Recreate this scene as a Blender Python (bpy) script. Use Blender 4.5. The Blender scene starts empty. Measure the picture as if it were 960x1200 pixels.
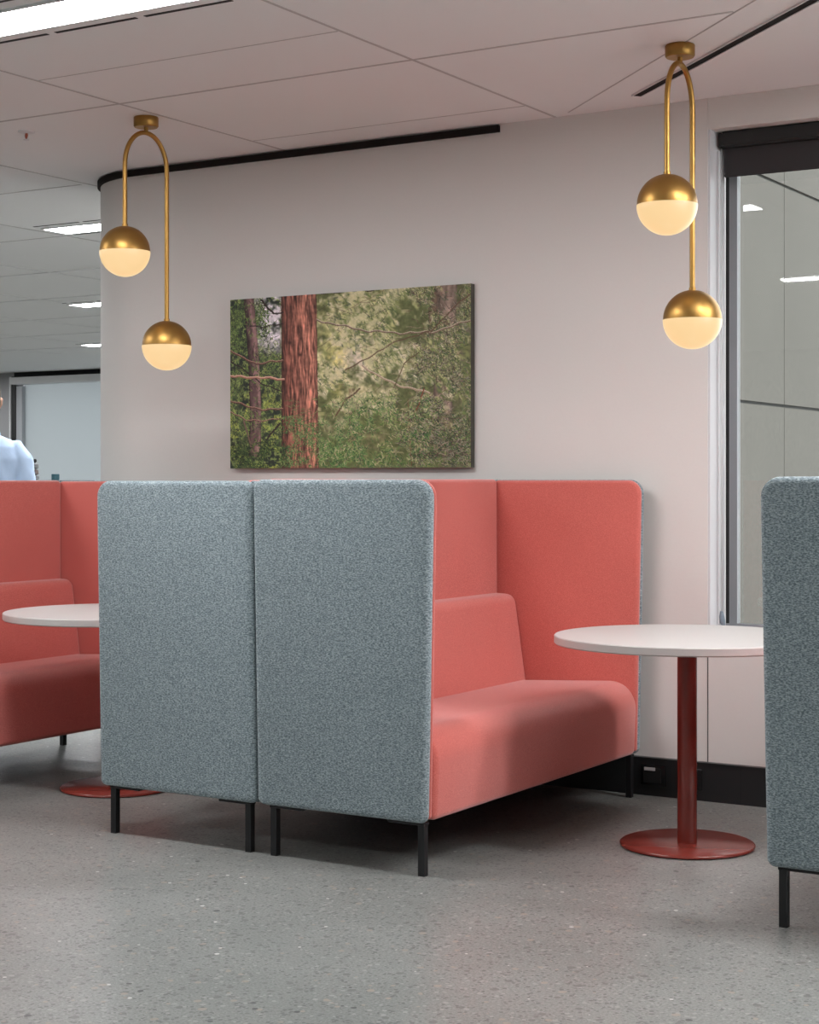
import bpy, bmesh, math, random
import numpy as np
from mathutils import Vector, Matrix

S = bpy.context.scene
COL = S.collection
R = math.radians

# ------------------------------------------------------------------ camera, world, exposure
cam_d = bpy.data.cameras.new('camera')
cam_d.sensor_fit = 'HORIZONTAL'
cam_d.sensor_width = 36.0
cam_d.lens = 2010 / 960 * 36.0
cam_d.shift_y = -37 / 960
cam_d.clip_end = 200
cam = bpy.data.objects.new('camera', cam_d)
COL.objects.link(cam)
cam.location = (0, 0, 1.285)
cam.rotation_euler = (R(90), 0, R(31.5))
S.camera = cam

W = bpy.data.worlds.new('world')
S.world = W
W.use_nodes = True
W.node_tree.nodes['Background'].inputs[0].default_value = (0.90, 0.95, 1.0, 1)
W.node_tree.nodes['Background'].inputs[1].default_value = 3.8

S.view_settings.view_transform = 'Standard'
S.view_settings.look = 'None'
S.view_settings.gamma = 1
S.view_settings.use_curve_mapping = False
S.view_settings.exposure = 0.15

LAMP_WARM = 1.0      # radiance of the opal globes
PANEL_LIGHT = 58.0   # radiance of the ceiling light diffusers
CEIL = 2.820


# ------------------------------------------------------------------ material helpers
def new_mat(name):
    m = bpy.data.materials.new(name)
    m.use_nodes = True
    nt = m.node_tree
    return m, nt, nt.nodes['Principled BSDF']


def plain(name, col, rough=0.5, metal=0.0, spec=0.5, bump=0.0, bscale=60.0, var=0.03):
    m, nt, b = new_mat(name)
    b.inputs['Roughness'].default_value = rough
    b.inputs['Metallic'].default_value = metal
    b.inputs['Specular IOR Level'].default_value = spec
    tc = nt.nodes.new('ShaderNodeTexCoord')
    n = nt.nodes.new('ShaderNodeTexNoise')
    n.inputs['Scale'].default_value = bscale
    nt.links.new(tc.outputs['Object'], n.inputs['Vector'])
    mx = nt.nodes.new('ShaderNodeMix')
    mx.data_type = 'RGBA'
    mx.inputs[6].default_value = tuple(c * (1 - var) for c in col) + (1,)
    mx.inputs[7].default_value = tuple(min(1, c * (1 + var)) for c in col) + (1,)
    nt.links.new(n.outputs['Fac'], mx.inputs[0])
    nt.links.new(mx.outputs[2], b.inputs['Base Color'])
    if bump:
        bp = nt.nodes.new('ShaderNodeBump')
        bp.inputs['Strength'].default_value = bump
        bp.inputs['Distance'].default_value = 0.002
        nt.links.new(n.outputs['Fac'], bp.inputs['Height'])
        nt.links.new(bp.outputs['Normal'], b.inputs['Normal'])
    return m


def fabric(name, stops, sx=150, sz=330, bump=0.35, sheen=0.25, large=0.06):
    """melange wool: short threads of several tones"""
    m, nt, b = new_mat(name)
    b.inputs['Roughness'].default_value = 0.95
    b.inputs['Specular IOR Level'].default_value = 0.15
    b.inputs['Sheen Weight'].default_value = sheen
    b.inputs['Sheen Roughness'].default_value = 0.5
    tc = nt.nodes.new('ShaderNodeTexCoord')
    mp = nt.nodes.new('ShaderNodeMapping')
    mp.inputs['Scale'].default_value = (sx, sx, sz)
    nt.links.new(tc.outputs['Object'], mp.inputs['Vector'])
    n = nt.nodes.new('ShaderNodeTexNoise')
    n.inputs['Scale'].default_value = 1.0
    n.inputs['Detail'].default_value = 2.5
    n.inputs['Roughness'].default_value = 0.65
    nt.links.new(mp.outputs['Vector'], n.inputs['Vector'])
    cr = nt.nodes.new('ShaderNodeValToRGB')
    el = cr.color_ramp.elements
    while len(el) < len(stops):
        el.new(0.5)
    for e, (p, c) in zip(el, stops):
        e.position = p
        e.color = (*c, 1)
    nt.links.new(n.outputs['Fac'], cr.inputs['Fac'])
    n2 = nt.nodes.new('ShaderNodeTexNoise')
    n2.inputs['Scale'].default_value = 9
    n2.inputs['Detail'].default_value = 4
    nt.links.new(tc.outputs['Object'], n2.inputs['Vector'])
    mr = nt.nodes.new('ShaderNodeMapRange')
    mr.inputs['To Min'].default_value = 1 - large
    mr.inputs['To Max'].default_value = 1 + large
    nt.links.new(n2.outputs['Fac'], mr.inputs['Value'])
    hs = nt.nodes.new('ShaderNodeHueSaturation')
    nt.links.new(cr.outputs['Color'], hs.inputs['Color'])
    nt.links.new(mr.outputs['Result'], hs.inputs['Value'])
    nt.links.new(hs.outputs['Color'], b.inputs['Base Color'])
    bp = nt.nodes.new('ShaderNodeBump')
    bp.inputs['Strength'].default_value = bump
    bp.inputs['Distance'].default_value = 0.003
    nt.links.new(n.outputs['Fac'], bp.inputs['Height'])
    nt.links.new(bp.outputs['Normal'], b.inputs['Normal'])
    return m


def emit_mat(name, col, strength, base=(0.8, 0.8, 0.8)):
    m, nt, b = new_mat(name)
    b.inputs['Base Color'].default_value = (*base, 1)
    b.inputs['Roughness'].default_value = 0.35
    b.inputs['Emission Color'].default_value = (*col, 1)
    b.inputs['Emission Strength'].default_value = strength
    return m


def floor_mat():
    m, nt, b = new_mat('polished_concrete')
    N, L = nt.nodes, nt.links
    tc = N.new('ShaderNodeTexCoord')
    def noise(scale, detail=3, rough=0.55):
        n = N.new('ShaderNodeTexNoise')
        n.inputs['Scale'].default_value = scale
        n.inputs['Detail'].default_value = detail
        n.inputs['Roughness'].default_value = rough
        L.new(tc.outputs['Object'], n.inputs['Vector'])
        return n
    def ramp(src, p0, p1, c0, c1):
        r = N.new('ShaderNodeValToRGB')
        r.color_ramp.elements[0].position = p0
        r.color_ramp.elements[1].position = p1
        r.color_ramp.elements[0].color = (*c0, 1)
        r.color_ramp.elements[1].color = (*c1, 1)
        L.new(src, r.inputs['Fac'])
        return r
    def mix(fac, a, bcol, mode='MIX'):
        x = N.new('ShaderNodeMix')
        x.data_type = 'RGBA'
        x.blend_type = mode
        L.new(fac, x.inputs[0])
        L.new(a, x.inputs[6])
        if isinstance(bcol, tuple):
            x.inputs[7].default_value = (*bcol, 1)
        else:
            L.new(bcol, x.inputs[7])
        return x
    base = ramp(noise(1.6, 6).outputs['Fac'], .35, .65, (.214, .218, .204), (.262, .264, .248))
    grit = ramp(noise(130, 3, .7).outputs['Fac'], .40, .62, (.55, .55, .55), (1.25, 1.25, 1.25))
    one = N.new('ShaderNodeValue')
    one.outputs[0].default_value = 0.55
    c = mix(one.outputs[0], base.outputs['Color'], grit.outputs['Color'], 'MULTIPLY')
    # stone chips from voronoi cells; random tone per cell, only some cells show
    def chips(scale, size, thresh, colour, prev, lo=True):
        v = N.new('ShaderNodeTexVoronoi')
        v.inputs['Scale'].default_value = scale
        L.new(tc.outputs['Object'], v.inputs['Vector'])
        sp = N.new('ShaderNodeSeparateColor')
        L.new(v.outputs['Color'], sp.inputs[0])
        sel = N.new('ShaderNodeMath'); sel.operation = 'LESS_THAN' if lo else 'GREATER_THAN'
        L.new(sp.outputs[0], sel.inputs[0]); sel.inputs[1].default_value = thresh
        sz = N.new('ShaderNodeMath'); sz.operation = 'MULTIPLY'
        L.new(sp.outputs[1], sz.inputs[0]); sz.inputs[1].default_value = size
        near = N.new('ShaderNodeMath'); near.operation = 'LESS_THAN'
        L.new(v.outputs['Distance'], near.inputs[0]); L.new(sz.outputs[0], near.inputs[1])
        f = N.new('ShaderNodeMath'); f.operation = 'MULTIPLY'
        L.new(sel.outputs[0], f.inputs[0]); L.new(near.outputs[0], f.inputs[1])
        f2 = N.new('ShaderNodeMath'); f2.operation = 'MULTIPLY'
        L.new(f.outputs[0], f2.inputs[0]); f2.inputs[1].default_value = 0.8
        return mix(f2.outputs[0], prev.outputs[2], colour)
    c = chips(92, .60, .40, (.095, .094, .090), c)
    c = chips(62, .50, .28, (.33, .325, .31), c)
    c = chips(36, .45, .22, (.13, .127, .12), c)
    c = chips(41, .50, .10, (.33, .27, .22), c)
    c = chips(30, .30, .07, (.035, .035, .035), c)
    c = chips(33, .24, .08, (.68, .67, .64), c)
    L.new(c.outputs[2], b.inputs['Base Color'])
    rr = N.new('ShaderNodeMapRange')
    rr.inputs['To Min'].default_value = .28
    rr.inputs['To Max'].default_value = .42
    L.new(noise(5, 5).outputs['Fac'], rr.inputs['Value'])
    L.new(rr.outputs['Result'], b.inputs['Roughness'])
    b.inputs['Specular IOR Level'].default_value = .5
    return m


def brass_mat(name='brushed_brass'):
    m, nt, b = new_mat(name)
    b.inputs['Base Color'].default_value = (.41, .23, .065, 1)
    b.inputs['Metallic'].default_value = 0.95
    b.inputs['Roughness'].default_value = 0.33
    tc = nt.nodes.new('ShaderNodeTexCoord')
    mp = nt.nodes.new('ShaderNodeMapping')
    mp.inputs['Scale'].default_value = (40, 40, 400)
    n = nt.nodes.new('ShaderNodeTexNoise')
    n.inputs['Scale'].default_value = 1
    nt.links.new(tc.outputs['Object'], mp.inputs['Vector'])
    nt.links.new(mp.outputs['Vector'], n.inputs['Vector'])
    mr = nt.nodes.new('ShaderNodeMapRange')
    mr.inputs['To Min'].default_value = .34
    mr.inputs['To Max'].default_value = .46
    nt.links.new(n.outputs['Fac'], mr.inputs['Value'])
    nt.links.new(mr.outputs['Result'], b.inputs['Roughness'])
    return m


def glass_mat(name, tint=(0.95, 0.95, 0.93), refl=.5):
    m, nt, b = new_mat(name)
    nt.nodes.remove(b)
    out = nt.nodes['Material Output']
    t = nt.nodes.new('ShaderNodeBsdfTransparent')
    t.inputs[0].default_value = (*tint, 1)
    g = nt.nodes.new('ShaderNodeBsdfGlossy')
    g.inputs['Roughness'].default_value = 0.02
    g.inputs['Color'].default_value = (refl, refl, refl, 1)
    fr = nt.nodes.new('ShaderNodeFresnel')
    fr.inputs['IOR'].default_value = 1.52
    x = nt.nodes.new('ShaderNodeMixShader')
    nt.links.new(fr.outputs[0], x.inputs[0])
    nt.links.new(t.outputs[0], x.inputs[1])
    nt.links.new(g.outputs[0], x.inputs[2])
    nt.links.new(x.outputs[0], out.inputs['Surface'])
    return m


def frosted_mat():
    """milky privacy film on a window: light from outside comes through"""
    m, nt, b = new_mat('frosted_window_film')
    out = nt.nodes['Material Output']
    b.inputs['Base Color'].default_value = (.46, .49, .50, 1)
    b.inputs['Roughness'].default_value = .18
    t = nt.nodes.new('ShaderNodeBsdfTranslucent')
    t.inputs[0].default_value = (.42, .435, .435, 1)
    x = nt.nodes.new('ShaderNodeMixShader')
    x.inputs[0].default_value = .75
    nt.links.new(b.outputs[0], x.inputs[1])
    nt.links.new(t.outputs[0], x.inputs[2])
    nt.links.new(x.outputs[0], out.inputs['Surface'])
    return m


def facade_mat():
    m, nt, b = new_mat('facade_concrete')
    N, L = nt.nodes, nt.links
    tc = N.new('ShaderNodeTexCoord')
    n = N.new('ShaderNodeTexNoise')
    n.inputs['Scale'].default_value = 22
    n.inputs['Detail'].default_value = 8
    n.inputs['Roughness'].default_value = .7
    L.new(tc.outputs['Object'], n.inputs['Vector'])
    r = N.new('ShaderNodeValToRGB')
    r.color_ramp.elements[0].position = .3
    r.color_ramp.elements[0].color = (.070, .065, .055, 1)
    r.color_ramp.elements[1].position = .7
    r.color_ramp.elements[1].color = (.100, .092, .078, 1)
    L.new(n.outputs['Fac'], r.inputs['Fac'])
    n2 = N.new('ShaderNodeTexNoise')
    n2.inputs['Scale'].default_value = .7
    L.new(tc.outputs['Object'], n2.inputs['Vector'])
    mr = N.new('ShaderNodeMapRange')
    mr.inputs['To Min'].default_value = .85
    mr.inputs['To Max'].default_value = 1.15
    L.new(n2.outputs['Fac'], mr.inputs['Value'])
    hs = N.new('ShaderNodeHueSaturation')
    L.new(r.outputs['Color'], hs.inputs['Color'])
    L.new(mr.outputs['Result'], hs.inputs['Value'])
    L.new(hs.outputs['Color'], b.inputs['Base Color'])
    b.inputs['Roughness'].default_value = .85
    return m


M = {
    'wall': plain('painted_wall', (.68, .65, .62), .55, bump=.12, bscale=90, var=.015, spec=.3),
    'jamb': plain('painted_reveal', (.60, .60, .61), .5, var=.01),
    'ceiling': plain('ceiling_paint', (.82, .82, .81), .8, var=.01, bscale=3, spec=.2),
    'cgrid': plain('ceiling_joint', (.50, .48, .47), .7),
    'cgrid_l': plain('ceiling_bar', (.72, .72, .72), .5),
    'office': plain('office_wall', (.38, .38, .38), .7),
    'floor': floor_mat(),
    'black': plain('black_metal', (.014, .014, .015), .42, metal=.3),
    'skirt': plain('black_skirting', (.012, .012, .013), .38),
    'blacktrim': plain('dark_bronze_trim', (.016, .012, .011), .8, spec=.15),
    'coral': fabric('coral_wool', [(.36, (.47, .094, .075)), (.5, (.565, .128, .104)), (.66, (.69, .195, .16))], 330, 560, .25, .5, .03),
    'blue': fabric('blue_grey_wool', [(.36, (.105, .135, .150)), (.5, (.215, .265, .285)), (.65, (.39, .445, .465))], 130, 300, .4, .25, .05),
    'oxide': plain('oxide_red_metal', (.185, .030, .021), .24, spec=.6, var=.02),
    'laminate': plain('white_laminate', (.52, .495, .475), .42, var=.01),
    'brass': brass_mat(),
    'opal': emit_mat('opal_glass', (1.0, .69, .34), .82, base=(.09, .07, .05)),
    'diffuser': emit_mat('light_diffuser', (.97, .98, 1.0), PANEL_LIGHT),
    'white': plain('white_metal', (.72, .72, .72), .5, var=.01),
    'slot': plain('slot_black', (.006, .006, .006), .7),
    'blind': plain('charcoal_blind', (.030, .026, .027), .8, bump=.2, bscale=400),
    'frame': plain('grey_aluminium', (.27, .28, .295), .45, metal=.2),
    'gasket': plain('black_gasket', (.012, .012, .012), .6),
    'glass': glass_mat('window_glass'),
    'frost': frosted_mat(),
    'facade': facade_mat(),
    'joint': plain('facade_joint', (.05, .05, .047), .9),
    'ground': plain('outside_paving', (.42, .42, .41), .9),
    'darkwall': plain('dark_cladding', (.34, .34, .345), .6),
    'frame_far': plain('pale_grey_aluminium', (.42, .44, .46), .5),
    'shirt': plain('pale_blue_cotton', (.52, .67, .90), .85, bump=.3, bscale=30, var=.05),
    'shirt_in': plain('mid_blue_cotton', (.10, .25, .62), .85),
    'trouser': plain('navy_trousers', (.03, .04, .07), .9),
    'shoe': plain('brown_leather', (.07, .035, .02), .4),
    'skin': plain('skin', (.62, .36, .25), .5),
    'hair': plain('grey_brown_hair', (.07, .055, .045), .75, bump=.6, bscale=150),
    'eye': plain('eye_white', (.8, .8, .8), .2),
    'teal': plain('teal_card', (.045, .13, .16), .6),
    'stone': plain('grey_stone', (.28, .29, .30), .6, var=.25, bscale=25),
    'stone_b': plain('brown_grey_stone', (.24, .19, .17), .6, var=.25, bscale=25),
    'cab': plain('grey_cabinet', (.16, .17, .18), .5),
    'clip': plain('grey_plastic', (.18, .22, .26), .35),
    'bulb': plain('red_bulb', (.45, .12, .07), .3),
    'plate': plain('black_plate', (.009, .009, .010), .25),
    'pale': plain('pale_tag', (.55, .55, .55), .4),
}


# ------------------------------------------------------------------ mesh helpers
def link(name, me, mat=None, parent=None, smooth=False, loc=None):
    o = bpy.data.objects.new(name, me)
    COL.objects.link(o)
    if mat is not None:
        for mm in (mat if isinstance(mat, (list, tuple)) else [mat]):
            me.materials.append(mm)
    if smooth:
        for p in me.polygons:
            p.use_smooth = True
    if parent is not None:
        o.parent = parent
    if loc is not None:
        o.location = loc
    return o


def from_bm(name, bm, mat, parent=None, smooth=False, loc=None):
    bmesh.ops.recalc_face_normals(bm, faces=bm.faces)
    me = bpy.data.meshes.new(name)
    bm.to_mesh(me)
    bm.free()
    return link(name, me, mat, parent, smooth, loc)


def add_box(bm, x0, x1, y0, y1, z0, z1, mi=0):
    vs = [bm.verts.new((x, y, z)) for x in (x0, x1) for y in (y0, y1) for z in (z0, z1)]
    for f in ((0, 1, 3, 2), (4, 6, 7, 5), (0, 4, 5, 1), (2, 3, 7, 6), (0, 2, 6, 4), (1, 5, 7, 3)):
        fc = bm.faces.new([vs[i] for i in f])
        fc.material_index = mi
    return vs


def box(name, x0, x1, y0, y1, z0, z1, mat, parent=None, bev=0.0, seg=2):
    bm = bmesh.new()
    add_box(bm, x0, x1, y0, y1, z0, z1)
    if bev:
        bmesh.ops.bevel(bm, geom=list(bm.edges), offset=bev, segments=seg, profile=.5, affect='EDGES')
    return from_bm(name, bm, mat, parent, smooth=False)


def round_poly(pts, radii, seg=6):
    """round the corners of an (x,z) polygon"""
    out = []
    n = len(pts)
    for i in range(n):
        p = Vector(pts[i]); a = Vector(pts[i - 1]); b = Vector(pts[(i + 1) % n])
        r = radii[i]
        if r <= 0:
            out.append(tuple(p)); continue
        da = (a - p).normalized(); db = (b - p).normalized()
        ang = da.angle(db)
        t = r / math.tan(ang / 2)
        c = p + (da + db).normalized() * (r / math.sin(ang / 2))
        s = p + da * t; e = p + db * t
        v0 = s - c; v1 = e - c
        a0 = math.atan2(v0.y, v0.x); a1 = math.atan2(v1.y, v1.x)
        d = (a1 - a0 + math.pi) % (2 * math.pi) - math.pi
        for k in range(seg + 1):
            th = a0 + d * k / seg
            out.append((c.x + r * math.cos(th), c.y + r * math.sin(th)))
    return out


def prism(name, prof, y0, y1, rim, mat, parent=None, seg=4, bulge=0.0, ysub=1):
    """(x,z) outline extruded along y with rounded rims; closed cushion-like body"""
    bm = bmesh.new()
    n = len(prof)
    cx = sum(p[0] for p in prof) / n
    cz = sum(p[1] for p in prof) / n
    # offset curve inward for the rims (vertex normals)
    def inset(d):
        res = []
        for i in range(n):
            a = Vector(prof[i - 1]); p = Vector(prof[i]); b = Vector(prof[(i + 1) % n])
            t1 = (p - a); t2 = (b - p)
            if t1.length < 1e-7: t1 = t2
            if t2.length < 1e-7: t2 = t1
            n1 = Vector((-t1.y, t1.x)).normalized(); n2 = Vector((-t2.y, t2.x)).normalized()
            nn = (n1 + n2)
            nn = nn.normalized() if nn.length > 1e-6 else n1
            k = 1 / max(.5, nn.dot(n1))
            res.append(p + nn * d * k * sgn)
        return res
    area = sum(prof[i - 1][0] * prof[i][1] - prof[i][0] * prof[i - 1][1] for i in range(n))
    sgn = 1 if area > 0 else -1
    rings = []
    L = y1 - y0
    for k in range(seg + 1):
        th = math.pi / 2 * k / seg
        rings.append((y0 + rim * (1 - math.sin(th)), rim * (1 - math.cos(th + 0)) if False else rim * (1 - math.sin(math.pi / 2 - (math.pi / 2 - th)))))
    # y position goes from rim-start to full profile
    rings = []
    for k in range(seg + 1):
        th = math.pi / 2 * k / seg
        rings.append((y0 + rim * (1 - math.cos(th)), rim * (1 - math.sin(th))))
    mids = [(y0 + rim + (L - 2 * rim) * j / ysub, 0.0) for j in range(1, ysub)]
    ends = [(y0 + y1 - y, d) for (y, d) in reversed(rings)]
    allr = rings + mids + ends
    V = []
    for (y, d) in allr:
        pts = inset(d)
        u = (y - (y0 + y1) / 2) / (L / 2)
        bl = bulge * (1 - u ** 4)
        row = []
        for p in pts:
            dx = p.x - cx; dz = p.y - cz
            row.append(bm.verts.new((p.x, y, p.y + (bl if dz > 0 else 0))))
        V.append(row)
    for a, b in zip(V[:-1], V[1:]):
        for i in range(n):
            j = (i + 1) % n
            bm.faces.new((a[i], a[j], b[j], b[i]))
    bm.faces.new(V[0])
    bm.faces.new(list(reversed(V[-1])))
    o = from_bm(name, bm, mat, parent, smooth=True)
    o.data.set_sharp_from_angle(angle=R(50))
    return o


def lathe(name, prof, mat, parent=None, n=48, loc=None, cap=True, smooth=True, sharp=40):
    bm = bmesh.new()
    rows = []
    for (r, z) in prof:
        if r < 1e-6:
            rows.append([bm.verts.new((0, 0, z))])
        else:
            rows.append([bm.verts.new((r * math.cos(2 * math.pi * i / n), r * math.sin(2 * math.pi * i / n), z)) for i in range(n)])
    for a, b in zip(rows[:-1], rows[1:]):
        for i in range(n):
            j = (i + 1) % n
            if len(a) == 1 and len(b) == 1:
                continue
            if len(a) == 1:
                bm.faces.new((a[0], b[i], b[j]))
            elif len(b) == 1:
                bm.faces.new((a[i], a[j], b[0]))
            else:
                bm.faces.new((a[i], a[j], b[j], b[i]))
    if cap:
        if len(rows[0]) > 1: bm.faces.new(rows[0])
        if len(rows[-1]) > 1: bm.faces.new(rows[-1])
    o = from_bm(name, bm, mat, parent, smooth=smooth, loc=loc)
    o.data.set_sharp_from_angle(angle=R(sharp))
    return o


def add_tube(bm, pts, rad, n=12, closed=False):
    pts = [Vector(p) for p in pts]
    rads = rad if isinstance(rad, (list, tuple)) else [rad] * len(pts)
    up = None
    rows = []
    for i, p in enumerate(pts):
        if i == 0: t = pts[1] - p
        elif i == len(pts) - 1: t = p - pts[i - 1]
        else: t = (pts[i + 1] - p).normalized() + (p - pts[i - 1]).normalized()
        t.normalize()
        if up is None:
            up = Vector((0, 0, 1)) if abs(t.z) < .9 else Vector((1, 0, 0))
        a = (up - t * up.dot(t)).normalized()
        up = a
        b = t.cross(a)
        rows.append([bm.verts.new(p + (a * math.cos(2 * math.pi * k / n) + b * math.sin(2 * math.pi * k / n)) * rads[i]) for k in range(n)])
    for a, b in zip(rows[:-1], rows[1:]):
        for k in range(n):
            j = (k + 1) % n
            bm.faces.new((a[k], a[j], b[j], b[k]))
    bm.faces.new(rows[0]); bm.faces.new(list(reversed(rows[-1])))


def tube(name, pts, rad, mat, parent=None, n=12):
    bm = bmesh.new()
    add_tube(bm, pts, rad, n)
    o = from_bm(name, bm, mat, parent, smooth=True)
    o.data.set_sharp_from_angle(angle=R(50))
    return o


def thing(name, label, cat, loc=(0, 0, 0), rz=0, group=None):
    o = bpy.data.objects.new(name, None)
    COL.objects.link(o)
    o.empty_display_size = .1
    o.location = loc
    o.rotation_euler = (0, 0, rz)
    return tag(o, label, cat, group)


def tag(o, label, cat, group=None):
    o['label'] = label
    o['category'] = cat
    if group: o['group'] = group
    return o


def struct(o, label=None):
    o['kind'] = 'structure'
    if label: o['label'] = label
    return o


# ------------------------------------------------------------------ the room shell
YW = 6.50            # face of the pale wall
XJ = -2.579          # corner where the window reveal starts
RC = 0.50            # radius of the rounded wall corner
XC = -5.57           # where the rounding starts
X_CORE = XC - RC

def slab(bm, z0, z1):
    # L-shaped: the office runs back on the left only; open air behind the right window
    pts = [(-24, -6), (5.1, -6), (5.1, 6.8), (-6.0, 6.8), (-6.0, 18.4), (-24, 18.4)]
    lo = [bm.verts.new((x, y, z0)) for x, y in pts]
    hi = [bm.verts.new((x, y, z1)) for x, y in pts]
    for i in range(6):
        j = (i + 1) % 6
        bm.faces.new((lo[i], lo[j], hi[j], hi[i]))
    bm.faces.new(lo); bm.faces.new(hi)


bmf = bmesh.new()
slab(bmf, -.12, 0)
struct(from_bm('floor', bmf, M['floor']), 'polished grey concrete floor with stone flecks')


def ceiling():
    bm = bmesh.new()
    slab(bm, CEIL, CEIL + .12)
    def strip(x0, x1, y0, y1, w, mi, drop=.0015):
        # a joint running from (x0,y0) to (x1,y1)
        a = Vector((x0, y0, 0)); b = Vector((x1, y1, 0))
        t = (b - a).normalized(); s = Vector((-t.y, t.x, 0)) * w / 2
        vs = [a - s, a + s, b + s, b - s]
        lo = [bm.verts.new((v.x, v.y, CEIL - drop)) for v in vs]
        hi = [bm.verts.new((v.x, v.y, CEIL + .001)) for v in vs]
        f = bm.faces.new(lo); f.material_index = mi
        for i in range(4):
            j = (i + 1) % 4
            g = bm.faces.new((lo[i], lo[j], hi[j], hi[i])); g.material_index = mi
    # near tiles: fine grey joints
    for k in range(0, 10):
        x = -3.26 - 1.4 * k
        strip(x, x, -6, 8.7 if k > 1 else YW, .013, 1)
        if k > 2: strip(x, x, 8.7, 15.6, .022, 2, .004)
    for x in (-1.86, -.46, .94, 2.34):
        strip(x, x, -6, 3.6, .010, 1)
    for k in range(-8, 8):
        y = 5.342 + 1.353 * k
        xr = -2.03 if k == 0 else (3.0 if k < 0 else -6.1)
        if k < 3: strip(-23, xr, y, y, .013, 1)
        else: strip(-23, xr, y, y, .022, 2, .004)
    strip(-4.655, -3.27, 4.868, 4.868, .004, 1)
    strip(-4.655, -3.27, 6.24, 6.24, .004, 1)
    # oblique joint of the plasterboard strip by the window
    strip(-3.172, -1.0, 6.444, 4.37, .006, 1)
    return from_bm('ceiling', bm, [M['ceiling'], M['cgrid'], M['cgrid_l']])


struct(ceiling(), 'pale suspended ceiling with fine tile joints')

# black oblique slot profile in the ceiling
def slot_profile():
    bm = bmesh.new()
    a = Vector((-2.80, 6.30, 0)); t = Vector((1.045, -.97, 0)).normalized(); s = Vector((-t.y, t.x, 0))
    def bar(o0, o1, z0, z1, mi, L=4.0):
        vs = []
        for (l, o) in ((0, o0), (0, o1), (L, o1), (L, o0)):
            p = a + t * l + s * o
            vs.append(p)
        lo = [bm.verts.new((v.x, v.y, z0)) for v in vs]; hi = [bm.verts.new((v.x, v.y, z1)) for v in vs]
        for f in (lo, hi[::-1]):
            bm.faces.new(f).material_index = mi
        for i in range(4):
            j = (i + 1) % 4
            bm.faces.new((lo[i], lo[j], hi[j], hi[i])).material_index = mi
    bar(-.018, .018, CEIL - .004, CEIL, 0)
    bar(.018, .022, CEIL - .007, CEIL, 1)
    bar(-.022, -.018, CEIL - .007, CEIL, 1)
    return from_bm('trim_1', bm, [M['blacktrim'], M['white']])
struct(slot_profile(), 'black linear slot set obliquely in the ceiling')


def curved_wall():
    """pale wall: straight run, rounded left corner, then a return running back"""
    bm = bmesh.new()
    path = [(XJ, YW)]
    path.append((XC, YW))
    for k in range(1, 33):
        th = math.pi / 2 * k / 32
        path.append((XC - RC * math.sin(th), YW + RC * (1 - math.cos(th))))
    path.append((X_CORE, 18.2))
    path += [(X_CORE + .12, 18.2), (X_CORE + .12, 7.2), (XC, 6.80), (XJ, 6.80)]
    lo = [bm.verts.new((x, y, 0)) for x, y in path]
    hi = [bm.verts.new((x, y, CEIL)) for x, y in path]
    n = len(path)
    for i in range(n):
        j = (i + 1) % n
        bm.faces.new((lo[i], lo[j], hi[j], hi[i]))
    bm.faces.new(lo); bm.faces.new(hi[::-1])
    o = from_bm('wall_back', bm, M['wall'], smooth=True)
    o.data.set_sharp_from_angle(angle=R(30))
    return o
struct(curved_wall(), 'pale wall with a rounded left corner')

# dark trim along the head of the wall, following the rounding
def wall_trim():
    bm = bmesh.new()
    path = [(-3.525, YW)]
    path.append((XC, YW))
    for k in range(1, 33):
        th = math.pi / 2 * k / 32
        path.append((XC - RC * math.sin(th), YW + RC * (1 - math.cos(th))))
    path.append((X_CORE, 9.0))
    rows = []
    for i, (x, y) in enumerate(path):
        if i < 2: nx, ny = 0, -1
        elif i == len(path) - 1: nx, ny = -1, 0
        else:
            th = math.pi / 2 * (i - 1) / 32
            nx, ny = -math.sin(th), -math.cos(th)
        e = .016
        rows.append([bm.verts.new(p) for p in ((x - nx * .002, y - ny * .002, CEIL - .036), (x + nx * e, y + ny * e, CEIL - .036),
                                               (x + nx * e, y + ny * e, CEIL - .006), (x - nx * .002, y - ny * .002, CEIL - .006))])
    for a, b in zip(rows[:-1], rows[1:]):
        for k in range(4):
            j = (k + 1) % 4
            bm.faces.new((a[k], a[j], b[j], b[k]))
    bm.faces.new(rows[0]); bm.faces.new(rows[-1][::-1])
    return from_bm('trim_2', bm, M['blacktrim'])
struct(wall_trim(), 'dark trim along the head of the curved wall')

# wall below and above the window
XR = 4.6
struct(box('wall_under_window', XJ, XR, YW, 6.80, 0, .655, M['wall'], bev=.002), 'pale wall panel under the window')
struct(box('wall_over_window', XJ, XR, YW, 6.80, 2.694, CEIL, M['wall'], bev=.002), 'pale bulkhead above the window')
struct(box('trim_3', XJ + .0, XJ + .0035, YW - .0012, YW + .001, .155, .655, M['joint']), 'fine joint in the wall under the window corner')
struct(box('trim_4', XJ, XJ + .010, YW + .003, 6.66, .655, 2.694, M['jamb']), 'white window reveal')
# slim white blind guide channel on the reveal
struct(box('trim_5', XJ + .010, XJ + .020, 6.575, 6.592, .70, 2.62, M['jamb'], bev=.002), 'white side channel on the window reveal')
# window sill board
struct(box('trim_6', XJ + .01, XR, YW + .001, 6.64, .655, .668, M['jamb']), 'white window sill')

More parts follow.
